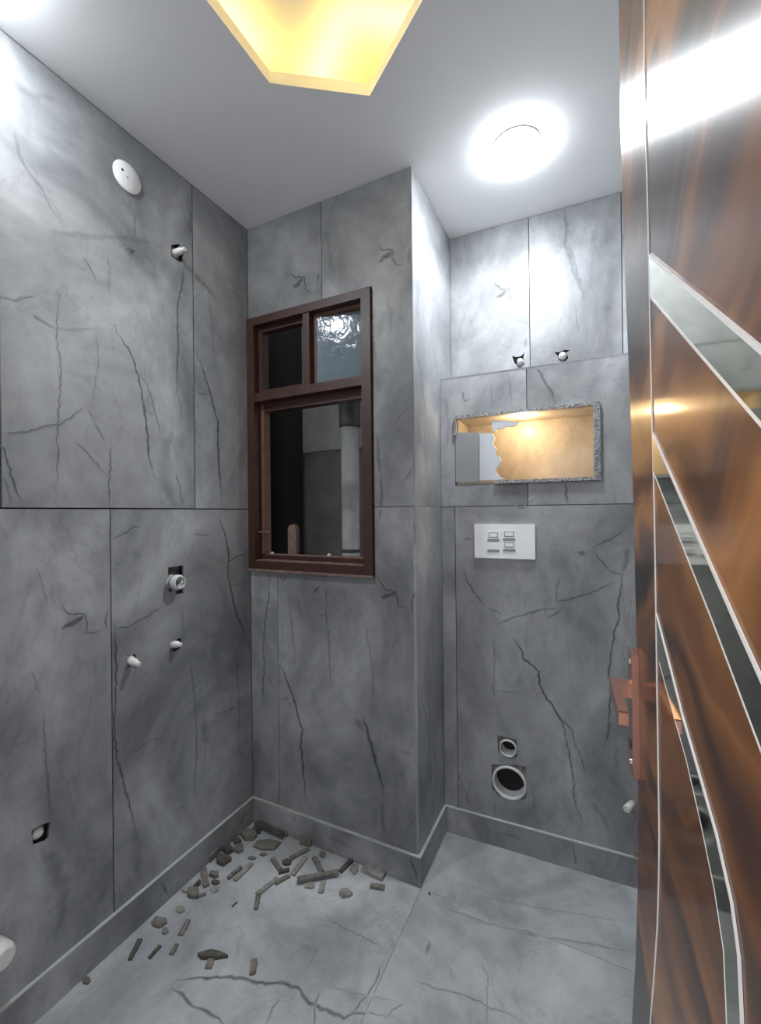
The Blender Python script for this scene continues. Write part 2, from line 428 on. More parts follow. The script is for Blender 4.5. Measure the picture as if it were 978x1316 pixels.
tile_wall(wall_left, LEFT, assign(tl, lh.values()), left_veins, gap=0.0021, extra_holes=list(lh.values()))

mortar_fill(wall_left, LEFT, lh.values())

# ------------------------------------------------------------------ window wall and the pier's return
WX0, WX1, WZ0, WZ1 = -1.3365, -0.734, 1.096, 2.174
back_veins = [
    V(B2, [(110,95),(105,180),(92,270),(85,370),(90,440),(85,510),(80,590),(95,640)], 2.0, .6),
    V(B2, [(144,425),(165,465),(180,500),(195,545),(210,585),(222,640),(235,680),(230,740),(235,800),(243,880),(250,985)], 2.6, .8),
    V(B2, [(147,563),(170,563),(190,560)], 1.7, .5), V(B2, [(180,160),(190,240),(200,330),(210,450)], 1.7, .4), V(B2, [(220,180),(240,270)], 1.7, .3),
    V(B2, [(325,110),(330,180),(325,240),(335,300),(340,420),(348,560)], 1.7, .45), V(B2, [(325,240),(312,246),(300,243)], 2, .5), V(B2, [(375,200),(375,230)], 3, .35),
    V(B2, [(275,160),(305,130)], 3.2, .55), V(B2, [(150,80),(158,110),(180,88)], 2.4, .6),
    V(B2, [(475,260),(490,350),(505,450),(510,560),(508,650)], 2, .3),
    V(B2, [(470,630),(480,670),(495,720),(510,780),(520,820),(530,860),(545,900),(548,940)], 4.2, .75),
    V(B2, [(545,960),(540,1020),(550,1090)], 6, .4), V(B2, [(440,640),(475,690)], 8, .35), V(B2, [(515,980),(510,1060)], 9, .25),
    V(B2, [(515,90),(545,125),(555,145),(595,150),(600,180),(605,208),(645,215)], 2.2, .7), V(B2, [(538,176),(570,165),(600,150)], 5, .7),
    V(B2, [(668,155),(655,190),(655,240)], 2.6, .55), V(B2, [(600,760),(650,775),(672,790)], 1.8, .35), V(B2, [(630,1090),(670,1020)], 1.8, .35),
    V(B2, [(275,800),(300,860),(320,960)], 2, .3), V(B2, [(60,720),(65,790)], 14, .25),
    V(B3, [(275,635),(300,665),(345,660),(345,690),(355,735),(400,738)], 2.2, .6), V(B3, [(285,720),(320,690),(345,665)], 5, .65),
    V(B3, [(695,495),(715,530),(775,535),(770,570),(785,605),(830,603)], 2.2, .6), V(B3, [(700,590),(740,560),(770,540)], 6, .65), V(B3, [(850,520),(850,600)], 5, .4),
    V(B3, [(412,640),(405,700)], 2.4, .5), V(B3, [(80,450),(75,560)], 2.4, .3), V(B3, [(440,430),(470,560),(470,620)], 5, .22), V(B3, [(730,830),(700,960)], 8, .18),
    V(B3, [(680,800),(672,900),(680,1000),(690,1075)], 2.5, .5),
    V(B9, [(165,755),(130,780),(100,820)], 1.8, .35), V(B9, [(165,940),(150,970),(130,990)], 2, .5),
    V(B9, [(58,840),(62,900),(66,960)], 5, .45), V(B9, [(70,960),(72,1030),(66,1110)], 4, .45), V(B9, [(85,420),(100,480),(95,560)], 6, .2),
]
mb = MB()
op = rect(WX0, WX1, WZ0, WZ1)
mb.slab(BACK, [rect(XL-0.0085, XC-0.009, 0, ZC+0.3), op], -0.008, -0.12)
wall_back = structure('wall_back', mb, 'mortar', 'grey marble tiled wall around the brown window', 'wall')
g = 0.004
tb = [rect(XL, -1.192, 0, WZ0-g),
      [(-1.192, 0), (XC, 0), (XC, ZS), (WX1+0.001, ZS), (WX1+0.001, WZ0-g), (-1.192, WZ0-g)],
      [(WX1+0.001, ZS), (XC, ZS), (XC, ZC), (-0.954, ZC), (-0.954, WZ1+g), (WX1+0.001, WZ1+g)],
      rect(XL, -0.954, WZ1+g, ZC)]
tile_wall(wall_back, BACK, [(l, []) for l in tb], back_veins, gap=0.0013)
ret_veins = [V(B9, [(170,560),(185,630),(195,700),(205,790),(200,860),(210,960)], 1.8, .5),
             ([(540,892),(546,914),(551,941),(553,984),(556,1021)], 2.2, .55), V(B9, [(185,690),(200,705)], 2, .3)]
mb = MB(); mb.box(RET, YW+0.0085, YU+0.25, 0, ZC+0.3, -0.008, -0.11)
wall_return = structure('wall_return', mb, 'grout', 'narrow tiled side of the pier facing the niche recess', 'wall')
tile_wall(wall_return, RET, [(rect(YW-0.0005, YN+0.02, 0, ZS), []), (rect(YW-0.0005, YU+0.004, ZS, ZC), [])], ret_veins, gap=0.0004)

# ------------------------------------------------------------------ niche wall (thick lower part) and recessed wall above it
NS0, NS1, NZ0, NZ1 = 0.063, 0.593, 1.440, 1.724
B13 = (600, 920, 9.78)
dh = {'small': pxs(LOW, crop(*B13, [(383,243),(630,303),(632,515),(600,528),(392,455)])),
      'large': pxs(LOW, crop(*B13, [(308,610),(640,618),(742,640),(748,1040),(690,1055),(400,1005),(312,905)]))}
low_veins = [
    V(B4, [(440,690),(475,745),(480,775),(545,830),(545,880),(570,930),(600,970),(630,1020),(650,1070),(660,1120)], 2.6, .85),
    V(B4, [(635,1020),(680,1070),(690,1120)], 1.8, .6),
    V(B5, [(620,130),(640,200),(655,270),(668,380),(670,440),(690,490),(720,560)], 2.0, .6), V(B5, [(660,160),(700,260),(725,330)], 1.8, .5),
    V(B4, [(885,430),(880,490),(865,560),(868,610),(850,680),(838,760),(830,830),(835,900),(830,1000),(825,1070),(810,1120)], 2.2, .7),
    V(B4, [(905,330),(900,390),(885,430)], 6, .45), V(B4, [(610,550),(680,535),(750,515),(800,490),(850,465)], 2.3, .6), V(B4, [(618,545),(615,500),(630,450)], 2, .45),
    V(B4, [(890,260),(850,285),(800,310),(760,330)], 2.2, .55), V(B4, [(700,345),(735,358)], 5, .65), V(B4, [(770,350),(800,385),(830,420)], 2.0, .6), V(B4, [(830,420),(880,435)], 2, .5),
    V(B4, [(670,320),(700,345)], 1.6, .35), V(B4, [(370,640),(430,615),(500,595),(560,575),(640,580)], 2.6, .5), V(B4, [(640,580),(600,600),(575,620)], 2.2, .5),
    V(B4, [(240,410),(250,460),(290,520),(330,570)], 2.6, .5), V(B4, [(330,570),(400,600)], 3, .35), V(B4, [(235,297),(280,290)], 2.6, .55),
    V(B4, [(360,680),(365,800),(360,900),(370,980)], 1.8, .35), V(B4, [(370,910),(480,915)], 1.4, .3), V(B4, [(652,65),(655,110),(660,148)], 2.6, .65), V(B4, [(850,110),(855,148)], 1.8, .35),
    V(B4, [(560,400),(570,600)], 12, .18), V(B4, [(530,130),(480,165),(440,160)], 2.2, .4), V(B4, [(690,395),(710,420)], 2.6, .4), V(B4, [(450,430),(450,480)], 2, .25),
    V(B5, [(740,440),(790,500),(820,570)], 7, .28), V(B5, [(160,300),(200,400),(220,480)], 1.8, .3), V(B5, [(820,80),(815,150),(795,190)], 2.2, .6),
    V(B5, [(850,200),(845,290)], 3, .3), V(B5, [(490,370),(495,500)], 2, .3), V(B5, [(320,440),(325,520)], 3, .25),
    V(B6, [(390,605),(410,640),(430,670),(450,700),(455,730)], 3.6, .5), V(B6, [(300,640),(310,740)], 2, .3), V(B6, [(240,660),(245,740)], 1.8, .22),
    V(B6, [(140,690),(150,725),(170,715)], 2.4, .45), V(B6, [(85,700),(95,800),(90,900)], 3, .2),
]
mb = MB()
S1 = (XR-XC)/math.cos(TH)+0.1
mb.slab(LOW, [rect(0.0, S1, 0, ZT-0.009), rect(NS0, NS1, NZ0, NZ1)] + [grow(h) for h in dh.values()], -0.008, -0.05)
mb.slab(LOW, [rect(0.0, S1, 0, ZT-0.009), rect(NS0, NS1, NZ0, NZ1)], -0.0502, -0.155)
wall_niche = structure('wall_niche', mb, 'grout', 'boxed-out lower wall with the lit niche and drain holes', 'wall')
hs = rect(NS0, NS1, NZ0, NZ1)
mid = 0.346
lt = [rect(0, 0.058, 0, ZS), rect(0.058, S1-0.1, 0, ZS),
      [(0, ZS), (mid, ZS), (mid, NZ0), (NS0, NZ0), (NS0, NZ1), (mid, NZ1), (mid, ZT), (0, ZT)],
      [(mid, ZS), (S1-0.1, ZS), (S1-0.1, ZT), (mid, ZT), (mid, NZ1), (NS1, NZ1), (NS1, NZ0), (mid, NZ0)]]
tile_wall(wall_niche, LOW, assign(lt, dh.values()), low_veins, extra_holes=[hs] + list(dh.values()), gap=0.0014)
mb = MB()
mb.slab(Frame((XC, YN, ZT), _S, (0, 0, 1), tuple(-x for x in _N)), [rect(0.002, S1-0.1, 0.0, YU-YN)], 0.0, -0.008)
mb.build('ledge_top', 'tile', wall_niche)
# the niche itself: lining slabs and speckled stone edges
ND = 0.185
def lining(name, mat, s0, s1, t0, t1, n0, n1):
    m = MB(); m.box(LOW, s0, s1, t0, t1, n0, n1); return m.build(name, mat, wall_niche)
e = 0.018
lining('niche_back', 'niche', NS0, NS1, NZ0, NZ1, -ND, -ND-0.01)
lining('niche_lining', 'niche', NS0+0.0005, NS1-0.0005, NZ1-0.010, NZ1-0.0005, -0.012, -ND+0.0005)
lining('niche_lining', 'niche', NS0+0.0005, NS1-0.0005, NZ0+0.0005, NZ0+0.010, -0.012, -ND+0.0005)
lining('niche_lining', 'niche', NS0+0.0005, NS0+0.010, NZ0+0.011, NZ1-0.011, -0.012, -ND+0.0005)
lining('niche_lining', 'niche', NS1-0.010, NS1-0.0005, NZ0+0.011, NZ1-0.011, -0.012, -ND+0.0005)
for a in ((NS0-0.002, NS1+0.006, NZ1-0.0115, NZ1+0.000), (0.22, NS1+0.006, NZ0+0.000, NZ0+0.0125),
          (NS1-0.016, NS1+0.006, NZ0+0.013, NZ1-0.012), (NS0-0.002, NS0+0.006, 1.645, NZ1-0.012)):
    lining('niche_edge', 'granite', *a, 0.010, -0.0115)['label'] = 'speckled grey granite niche edge'

mb = MB(); mb.box(UPW, 0.0, S1, ZT-0.12, ZC+0.3, -0.0502, -0.12)
B14 = (640, 430, 8.15)
uh = [pxs(UPW, crop(*B14, [(148,220),(185,235),(240,225),(282,183),(266,232),(278,318),(205,324),(172,300)])),
      pxs(UPW, crop(*B14, [(588,184),(640,183),(700,158),(757,163),(712,188),(737,240),(717,270),(640,272),(618,215)]))]
mb.slab(UPW, [rect(0.0, S1, ZT-0.12, ZC+0.3)] + [grow(h) for h in uh], -0.008, -0.05)
wall_upper = structure('wall_upper', mb, 'grout', 'bright recessed tiled wall above the niche under the downlight', 'wall')
up_veins = [V(B6, [(250,325),(275,350),(300,345),(305,380),(330,388)], 2.2, .55), V(B6, [(255,375),(280,362),(300,345)], 5, .6), V(B6, [(355,350),(352,400)], 3, .4),
            V(B6, [(490,80),(495,150),(490,200),(510,240),(520,290),(540,330),(555,385)], 5, .4), V(B6, [(500,190),(520,240),(530,300),(545,350)], 2, .5), V(B6, [(525,400),(535,500)], 2, .25),
            V(B6, [(600,120),(580,200)], 6, .15), V(B6, [(150,420),(130,520)], 5, .12), V(B6, [(360,510),(355,545)], 3, .35)]
us = [0, 0.341, 0.683, S1-0.1]
tile_wall(wall_upper, UPW, assign([rect(us[i], us[i+1], ZT-0.06, ZC) for i in range(3)], uh), up_veins, extra_holes=uh)

mortar_fill(wall_upper, UPW, uh); 

# ------------------------------------------------------------------ right wall, doorway wall
mb = MB(); RGTW = Frame((XR, 0, 0), (0, 1, 0), (-1, 0, 0)); mb.box(RGTW, -0.2, YU+0.25, 0, ZC+0.3, -0.008, -0.11)
wall_right = structure('wall_right', mb, 'grout', 'grey tiled right wall hidden behind the open wooden door', 'wall')
tile_wall(wall_right, RGTW, [(rect(y0, y1, z0, z1), []) for z0, z1 in ((0, ZS), (ZS, ZC)) for y0, y1 in ((-0.05, 0.55), (0.55, 1.15), (1.15, YN+0.02 if z0 == 0 else YU+0.02))], [])
mb = MB(); FRT = Frame((0, YF, 0), (1, 0, 0), (0, 1, 0)); DX0, DX1 = -0.74, 0.13
mb.slab(FRT, [[(XL-0.008, 0), (DX0, 0), (DX0, 2.16), (DX1, 2.16), (DX1, 0), (XR+0.008, 0), (XR+0.008, ZC+0.3), (XL-0.008, ZC+0.3)]], 0.0, -0.12)
structure('wall_front', mb, 'outer', 'wall with the doorway behind the viewer', 'wall')

# ------------------------------------------------------------------ floor
mb = MB(); mb.box(FLOOR, XL-0.12, XR+0.12, -1.2, YU+0.25, -0.008, -0.1)
floor = structure('floor', mb, 'cement', 'pale grey marble tile floor with dark veins and dust', 'floor')
F1 = [(226,1260),(247,1257),(272,1257),(296,1256),(321,1260),(342,1265),(364,1262),(382,1270),(397,1290),(424,1301),(442,1308),(463,1301),(498,1308)]
floor_veins = [
    (F1, 4.0, .75), ([(220,1270),(238,1282),(247,1293),(266,1300),(281,1309),(296,1322)], 3.6, .7),
    V(B7, [(365,385),(375,365),(405,350)], 3, .5), V(B7, [(275,375),(310,340),(335,300),(355,250)], 2.6, .6), V(B7, [(225,310),(300,330),(400,345)], 2, .35),
    V(B7, [(205,320),(195,360),(190,410)], 2.4, .55), V(B7, [(115,335),(95,360),(75,410)], 2.6, .5), V(B7, [(200,215),(175,275)], 2, .3),
    V(B7, [(225,150),(270,175),(330,205),(355,220)], 1.8, .5), V(B7, [(435,295),(470,312),(520,322),(570,340),(610,362),(690,390)], 2.0, .5),
    V(B7, [(585,250),(605,285),(600,330),(603,405)], 2.4, .35), V(B7, [(455,235),(465,200)], 4, .45), V(B7, [(690,182),(725,190)], 4, .4),
    V(B7, [(725,190),(840,208),(950,230)], 2.2, .4), V(B7, [(565,92),(760,130),(950,160)], 2.2, .25), V(B7, [(480,115),(600,160),(700,182)], 3, .25),
    V(B7, [(370,190),(385,225)], 7, .25), V(B7, [(250,320),(330,345),(395,350)], 12, .15), V(B7, [(500,100),(600,130),(700,165)], 22, .16),  # last entry is no vein but a broad, faint darker patch
]
fx, fy = [XL, -0.556, XR], [-0.6, 0.237, 1.437, YU+0.1]
tile_wall(floor, FLOOR, [(rect(fx[i], fx[i+1], fy[j], fy[j+1]), []) for i in range(2) for j in range(3)], floor_veins, mat='floor', gap=0.0006)

# ------------------------------------------------------------------ skirting
def skirting(name, fr, s0, s1, veins, label):
    f2 = Frame(fr.O + fr.N*0.010, fr.S, fr.N)
    b = tile_wall(None, f2, [(rect(s0, s1, 0.0008, SK-0.004), [])], veins, name=name, gap=0.0, thick=0.0098)[0]
    tag(b, label, 'skirting', kind='structure')
    m = MB(); m.box(fr, s0, s1, SK-0.0038, SK, 0.0106, 0.0002); m.build('top_edge', 'edge', b)
skirting('baseboard_left', LEFT, -0.04, YW-0.0005, [([(207,1133),(212,1142),(216,1150)], 3, .5), ([(316,1041),(312,1052),(307,1063)], 6, .45)], 'grey tile skirting running along the left wall')
skirting('baseboard_back', BACK, XL+0.0115, XC+0.010, [V(B2, [(650,1170),(665,1220),(680,1265)], 2.6, .8), V(B2, [(205,1010),(205,1035)], 3, .5), V(B2, [(330,1090),(400,1120),(430,1140)], 7, .3)], 'grey tile skirting below the window with cracked corner')
skirting('baseboard_return', RET, YW+0.0005, YN-0.012, [], 'short grey tile skirting on the side of the pier')
skirting('baseboard_niche', LOW, 0.0005, S1-0.1, [V(B5, [(665,620),(675,720)], 3, .4), V(B5, [(720,690),(760,720)], 6, .25), V(B5, [(340,575),(400,585),(450,610)], 4, .3)], 'grey tile skirting below the drain holes')

# ------------------------------------------------------------------ ceiling with hexagonal cove
HEX = [(-0.581, 1.148), (-0.345, 0.985), (-0.345, 0.70), (-0.581, 0.545), (-0.822, 0.70), (-0.820, 0.986)]
HC = (-0.582, 0.845)
def hexs(d): return [(HC[0]+(x-HC[0])*(1+d/0.26), HC[1]+(y-HC[1])*(1+d/0.26)) for x, y in HEX]
mb = MB()
mb.slab(CEIL, [rect(XL-0.0, XR+0.0, YF+0.0, YU+0.06), HEX], 0.0, -0.036)
ceiling = structure('ceiling', mb, 'ceil', 'white false ceiling with a hexagonal cut-out', 'ceiling')
mb = MB()
mb.slab(CEIL, [hexs(0.13)], -0.108, -0.12)
mb.build('cove_top', 'ceil', ceiling)
mb = MB(); mb.slab(CEIL, [hexs(0.13), hexs(0.12)], -0.0362, -0.1078); mb.build('cove_side', 'ceil', ceiling)
for i in range(6):
    a, b = Vector(hexs(0.045)[i]), Vector(hexs(0.045)[(i+1) % 6]); c = (a+b)/2
    ld = bpy.data.lights.new('cove_strip_light', 'AREA'); ld.shape = 'RECTANGLE'; ld.size = (b-a).length*0.96; ld.size_y = 0.012
    ld.energy = COVE_W; ld.color = (1.0, 0.68, 0.14)
    lo = bpy.data.objects.new('cove_strip_light', ld); col.objects.link(lo)
    lo.location = (c.x, c.y, ZC+0.045); lo.rotation_euler = (PI, 0, -math.atan2((b-a).y, (b-a).x))

# ------------------------------------------------------------------ downlights
def downlight(x, y, power, label):
    d = empty('ceiling_downlight', label, 'ceiling light', 'white ceiling downlights', loc=(x, y, ZC))
    m = MB(); m.lathe((x, y, ZC-0.0005), (0, 0, -1), [(0.079, 0), (0.079, 0.002), (0.077, 0.0045), (0.0728, 0.005), (0.072, 0.004)], 40)
    adopt(m.build('rim', 'white', smooth=True), d)
    m = MB(); m.lathe((x, y, ZC-0.0055), (0, 0, -1), [(0.0722, 0.0), (0.0722, 0.008), (0.067, 0.0125), (0.0001, 0.0145)], 32)
    adopt(m.build('diffuser', 'lamp', smooth=True), d)
    ld = bpy.data.lights.new('downlight_lamp', 'AREA'); ld.shape = 'DISK'; ld.size = 0.135; ld.energy = power; ld.color = (0.90, 0.955, 1.0); ld.spread = BEAM
    lo = bpy.data.objects.new('downlight_lamp', ld); col.objects.link(lo); lo.location = (x, y, ZC-0.0215)
downlight(-0.2185, 1.5257, DOWNLIGHT_W[0], 'lit round white downlight on the ceiling in front of the niche wall')
downlight(-1.19, 0.43, DOWNLIGHT_W[1], 'lit round white downlight just out of view above the left wall')

# ------------------------------------------------------------------ window
win = empty('window_1', 'brown framed window with two small top lights above an open lower part', 'window', kind='structure', loc=(-1.035, YW, WZ0))
def wpart(name, mat, *boxes, label=None, parent=None, mats=None):
    m = MB()
    for i, b in enumerate(boxes): m.box(BACK, *b)
    o = m.build(name, mat)
    if parent: o.parent = parent
    else: adopt(o, win)
    if label: o['label'] = label
    return o
x0, x1, z0, z1 = WX0+0.0015, WX1-0.0005, WZ0+0.0005, WZ1-0.001
fw = 0.037
wpart('frame_jamb', 'brown', (x0, x0+fw, z0, z1, 0.014, -0.085))
wpart('frame_jamb', 'brown', (x1-fw-0.002, x1, z0, z1, 0.014, -0.085))
wpart('frame_head', 'brown', (x0+fw, x1-fw-0.002, z1-0.034, z1, 0.013, -0.085))
wpart('frame_sill', 'brown', (x0+fw, x1-fw-0.002, z0, z0+0.034, 0.013, -0.085))
wpart('transom', 'brown', (x0+fw, x1-fw-0.002, 1.812, 1.848, 0.010, -0.085))
wpart('mullion', 'brown', (-1.044, -1.012, 1.8482, z1-0.0342, 0.008, -0.085))
wpart('sill_dust', 'dustbrown', (x0+fw+0.001, x1-fw-0.003, z0+0.0341, z0+0.0375, 0.0125, -0.03), label='dusty top of the window sill')
sl = wpart('sill_rail', 'brown', (x0+fw+0.001, x1-fw-0.003, z0+0.0376, z0+0.056, -0.030, -0.07))
wpart('rail_dust', 'dustbrown', (x0+fw+0.02, x1-fw-0.004, z0+0.0561, z0+0.059, -0.0305, -0.068), label='dusty top of the sill rail')
wpart('weather_strip', 'dustbrown', (x0-0.001, x1+0.001, z0-0.009, z0-0.0002, 0.018, 0.0005))
def sash(a, b, c, d, n0, n1, wdt, mat='brown_in'):
    f = wpart('sash', mat, (a, a+wdt, c, d, n0, n1), (b-wdt, b, c, d, n0, n1), (a+wdt, b-wdt, d-wdt, d, n0, n1), (a+wdt, b-wdt, c, c+wdt*0.9, n0, n1))
    return f
ul = sash(x0+fw, -1.0445, 1.8485, z1-0.0345, -0.020, -0.055, 0.020, 'brown')
ur = sash(-1.0115, x1-fw-0.0025, 1.8485, z1-0.0345, -0.022, -0.055, 0.013)
PA = math.radians(8.5); pw = (x1-fw-0.0025-0.0135 + 1.0115-0.0135)/2
PNF = Frame(BACK.p((x1-fw-0.0025-1.0115)/2, 0, -0.040), (math.cos(PA), math.sin(PA), 0), (math.sin(PA), -math.cos(PA), 0))
m = MB(); m.box(PNF, -pw-0.0005, pw+0.0005, 1.8485+0.0125, z1-0.0345-0.0135, 0.002, -0.002)
pn = m.build('pane', 'glass', None); adopt(pn, win); pn['label'] = 'frosted glass pane reflecting the downlight'
wpart('stop_bead', 'brown_in', (x0+fw+0.0002, x0+fw+0.016, z0+0.06, 1.8118, -0.030, -0.070))
wpart('stop_bead', 'brown', (x1-fw-0.0135, x1-fw-0.0022, z0+0.0595, 1.8118, -0.030, -0.070))
wpart('stop_bead', 'brown', (x0+fw+0.017, x1-fw-0.014, 1.775, 1.8118, -0.030, -0.070))
# the open casement standing outside, seen edge on, and a stay on the sill
m = MB()
st = Frame((-1.19, YW+0.11, 0), (1, 0, 0), (0, -1, 0))
m.slab(st, [[(-0.022, 1.12), (0.022, 1.12), (0.022, 1.262), (0.015, 1.277), (0.0, 1.283), (-0.015, 1.277), (-0.022, 1.262)]], 0.012, -0.012)
o_ = adopt(m.build('casement_stay', 'dustbrown'), win)
m = MB(); m.lathe(BACK.p(x0+fw+0.002, 1.252, -0.010), (1, 0, 0.02), [(0.0035, 0), (0.0035, 0.055), (0.002, 0.057)], 8); adopt(m.build('bolt', 'dustbrown'), win)

# crumbs of plaster on the sill rail
for (u, v, lab, sc) in ((350, 711, 'small pale plaster crumb near the left end of the window sill', 0.006), (423, 714, 'whitish plaster crumb in front of the drain pipe on the window sill', 0.007),
                        (469, 720, 'pale plaster crumb at the right end of the window sill', 0.006)):
    (a, b), _ = BACK.px(u, v, -0.045)
    m = MB(); c = BACK.p(min(a, x1-fw-0.012), z0+0.059, -0.045)
    m.lathe(c, (0.05, 0.1, 1), [(sc*1.3, 0.0), (sc*1.45, sc*0.5), (sc*0.9, sc*1.3), (sc*0.3, sc*1.6)], 7)
    tag(m.build('plaster_crumb', 'pvc'), lab, 'plaster crumb', 'plaster crumbs on the window sill')

# ------------------------------------------------------------------ the shaft outside the window
m = MB(); SB = Frame((0, 2.32, 0), (1, 0, 0), (0, -1, 0)); m.box(SB, -2.4, -0.70, 1.73, 3.4, 0.0, -0.1)
sh = structure('wall_shaft_back', m, 'shaft', 'pale plastered upper part of the shaft wall seen through the window', 'wall')
m = MB(); m.box(SB, -2.4, -0.70, 0.0, 1.729, -0.03, -0.1); m.build('lower_plaster', 'shaftlow', sh)['label'] = 'darker lower plaster'
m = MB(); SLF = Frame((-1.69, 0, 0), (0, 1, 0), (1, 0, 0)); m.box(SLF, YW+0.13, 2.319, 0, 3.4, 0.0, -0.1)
structure('wall_shaft_left', m, 'shaftdark', 'unlit side of the shaft, shade put into its colour, seen through the window', 'wall')
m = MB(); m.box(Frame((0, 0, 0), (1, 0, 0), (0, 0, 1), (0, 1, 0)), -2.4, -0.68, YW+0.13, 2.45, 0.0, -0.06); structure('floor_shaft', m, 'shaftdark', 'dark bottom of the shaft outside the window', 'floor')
dp = empty('drain_pipe', 'grey vertical drain pipe in the shaft outside the window', 'pipe', loc=(-1.215, 2.11, 0))
m = MB(); m.lathe((-1.215, 2.11, 0.01), (0, 0, 1), [(0.05, 0), (0.05, 1.80)], 28); adopt(m.build('pipe_body', 'shaftpipe', smooth=True), dp)
m = MB(); m.lathe((-1.215, 2.11, 1.812), (0, 0, 1), [(0.058, 0), (0.060, 0.02), (0.060, 0.16), (0.05, 0.18), (0.05, 1.2)], 28); adopt(m.build('collar', 'pvcdark', smooth=True), dp)
m = MB(); m.lathe((-1.215, 2.11, 1.11), (0, 0, 1), [(0.0503, 0), (0.053, 0.004), (0.053, 0.016), (0.0503, 0.02)], 28); adopt(m.build('joint_ring', 'pvcdark', smooth=True), dp)

# ------------------------------------------------------------------ niche: light, made-up ragged slabs over its smeared left end
(nx, ny) = LOW.px(672, 536, -0.05)[0]
nl = empty('niche_downlight', 'tiny lit warm spotlight in the top of the niche', 'light', loc=LOW.p(0.326, NZ1-0.0125, -0.055))
c = nl.location
m = MB(); m.lathe(c + Vector((0, 0, 0.002)), (0, 0, -1), [(0.019, 0), (0.019, 0.004), (0.015, 0.007), (0.012, 0.0065)], 20); adopt(m.build('rim', 'white', smooth=True), nl)
m = MB(); m.lathe(c + Vector((0, 0, -0.0046)), (0, 0, -1), [(0.0115, 0), (0.010, 0.005), (0.004, 0.0065)], 16); adopt(m.build('lens', 'nlamp', smooth=True), nl)
ld = bpy.data.lights.new('niche_lamp', 'POINT'); ld.energy = NICHE_W; ld.color = (1.0, 0.70, 0.36); ld.shadow_soft_size = 0.01
lo = bpy.data.objects.new('niche_lamp', ld); col.objects.link(lo); lo.location = c + Vector((0, 0, -0.024))

m = MB(); m.slab(LOW, [pxs(LOW, [(585.5,556),(600,556.5),(614,555.5),(616,560),(615.5,590),(616,619),(600,620),(586,620)])], 0.0030, -0.010)
tag(m.build('smear_patch', 'cement'), 'flat grey made-up patch over the smeared left end of the niche', 'patch')  # made-up slab standing in for an unreadable smear
m = MB(); m.slab(LOW, [pxs(LOW, [(616.5,557),(633,557),(636,563),(633,571),(638,577),(636,583),(642,587),(644,593),(641,599),(637,603),(639,609),(643,613),(650,615.5),(640,617),(616.5,617.5)])], 0.0030, -0.010)
tag(m.build('smear_slab', 'filler'), 'pale board with a ragged edge made up for the smear inside the niche opening', 'filler')  # another made-up slab, outline follows the smear's ragged edge
m = MB(); m.slab(LOW, [pxs(LOW, [(632,541),(650,541),(667,543),(664,546),(657,548.5),(650,548),(646,551),(640,550.5),(637,555),(633,553)])], 0.0030, -0.010)
tag(m.build('smear_strip', 'filler'), 'thin ragged made-up strip for the smear just left of the niche spotlight', 'filler')  # made-up strip following the upper scrap of the smear

# ------------------------------------------------------------------ switch plate
sc_ = pxs(LOW, [(610,675),(688,671),(688,719),(611.5,717)])
sx0, sx1, sz0, sz1 = min(q[0] for q in sc_), max(q[0] for q in sc_)-0.001, 1.144, 1.279
sw = empty('switch_plate', 'white electrical switch plate with four modules below the niche', 'switch plate', loc=LOW.p((sx0+sx1)/2, (sz0+sz1)/2, 0))
def spart(name, mat, a, b, c_, d, n0, n1):
    m = MB(); m.box(LOW, a, b, c_, d, n0, n1); return adopt(m.build(name, mat), sw)
spart('base', 'white', sx0, sx1, sz0, sz1, 0.008, 0.0003)
w_ = sx1-sx0; h_ = sz1-sz0
for cx_, cy_ in ((0.325, 0.63), (0.585, 0.66), (0.325, 0.32), (0.585, 0.35)):
    a, b = sx0+w_*(cx_-0.105), sx0+w_*(cx_+0.105); c_, d = sz0+h_*(cy_-0.145), sz0+h_*(cy_+0.145)
    mo = spart('module', 'white', a, b, c_, d, 0.0092, 0.0081)
    def sub(name, mat, *q):
        m = MB(); m.box(LOW, *q); o = m.build(name, mat); o.parent = mo; return o
    sub('slot', 'slot', a+0.001, b-0.001, c_+0.001, c_+0.011, 0.0098, 0.0093)
    if not (cx_ < 0.4 and cy_ < 0.5):
        sub('rocker', 'slot', a+0.006, b-0.006, c_+0.017, d-0.002, 0.0100, 0.0093)
        sub('rocker', 'white', a+0.009, b-0.009, c_+0.020, d-0.005, 0.0104, 0.0101)
for q in (sx0-0.0035, sx1+0.0002):
    spart('clip', 'slot', q, q+0.0033, sz0+h_*0.47, sz0+h_*0.57, 0.006, 0.0006)

# ------------------------------------------------------------------ drain pipes in the niche wall
def drain(name, u, v, r, hole, label):
    (a, b), _ = LOW.px(u, v)
    c = LOW.p(a, b, 0.0)
    d = empty(name, label, 'pipe', loc=c)
    m = MB(); N = LOW.N
    m.lathe(c - N*0.046, N, [(r, 0), (r, 0.050), (r*0.97, 0.0525), (r*0.88, 0.0525), (r*0.86, 0.050), (r*0.86, 0.002), (r*0.5, 0.001)], 36)
    adopt(m.build('pipe_end', 'pvcold', smooth=True), d)
    m = MB(); m.slab(LOW, [grow(hole, 1.09), [(a+r*1.012*math.cos(2*PI*i/28), b+r*1.012*math.sin(2*PI*i/28)) for i in range(28)]], -0.0085, -0.016); m.build('mortar_fill', 'mortar', wall_niche)
    m = MB(); m.lathe(c - N*0.0445, N, [(r*0.85, 0), (r*0.85, 0.001)], 28); adopt(m.build('pipe_inside', 'dark'), d)
    return d
drain('drain_pipe_end', 653, 961.5, 0.0335, dh['small'], 'small open grey pipe end in a square cut-out above the large drain')
drain('drain_pipe_end', 654.5, 1006, 0.066, dh['large'], 'large open grey drain pipe end just above the skirting')

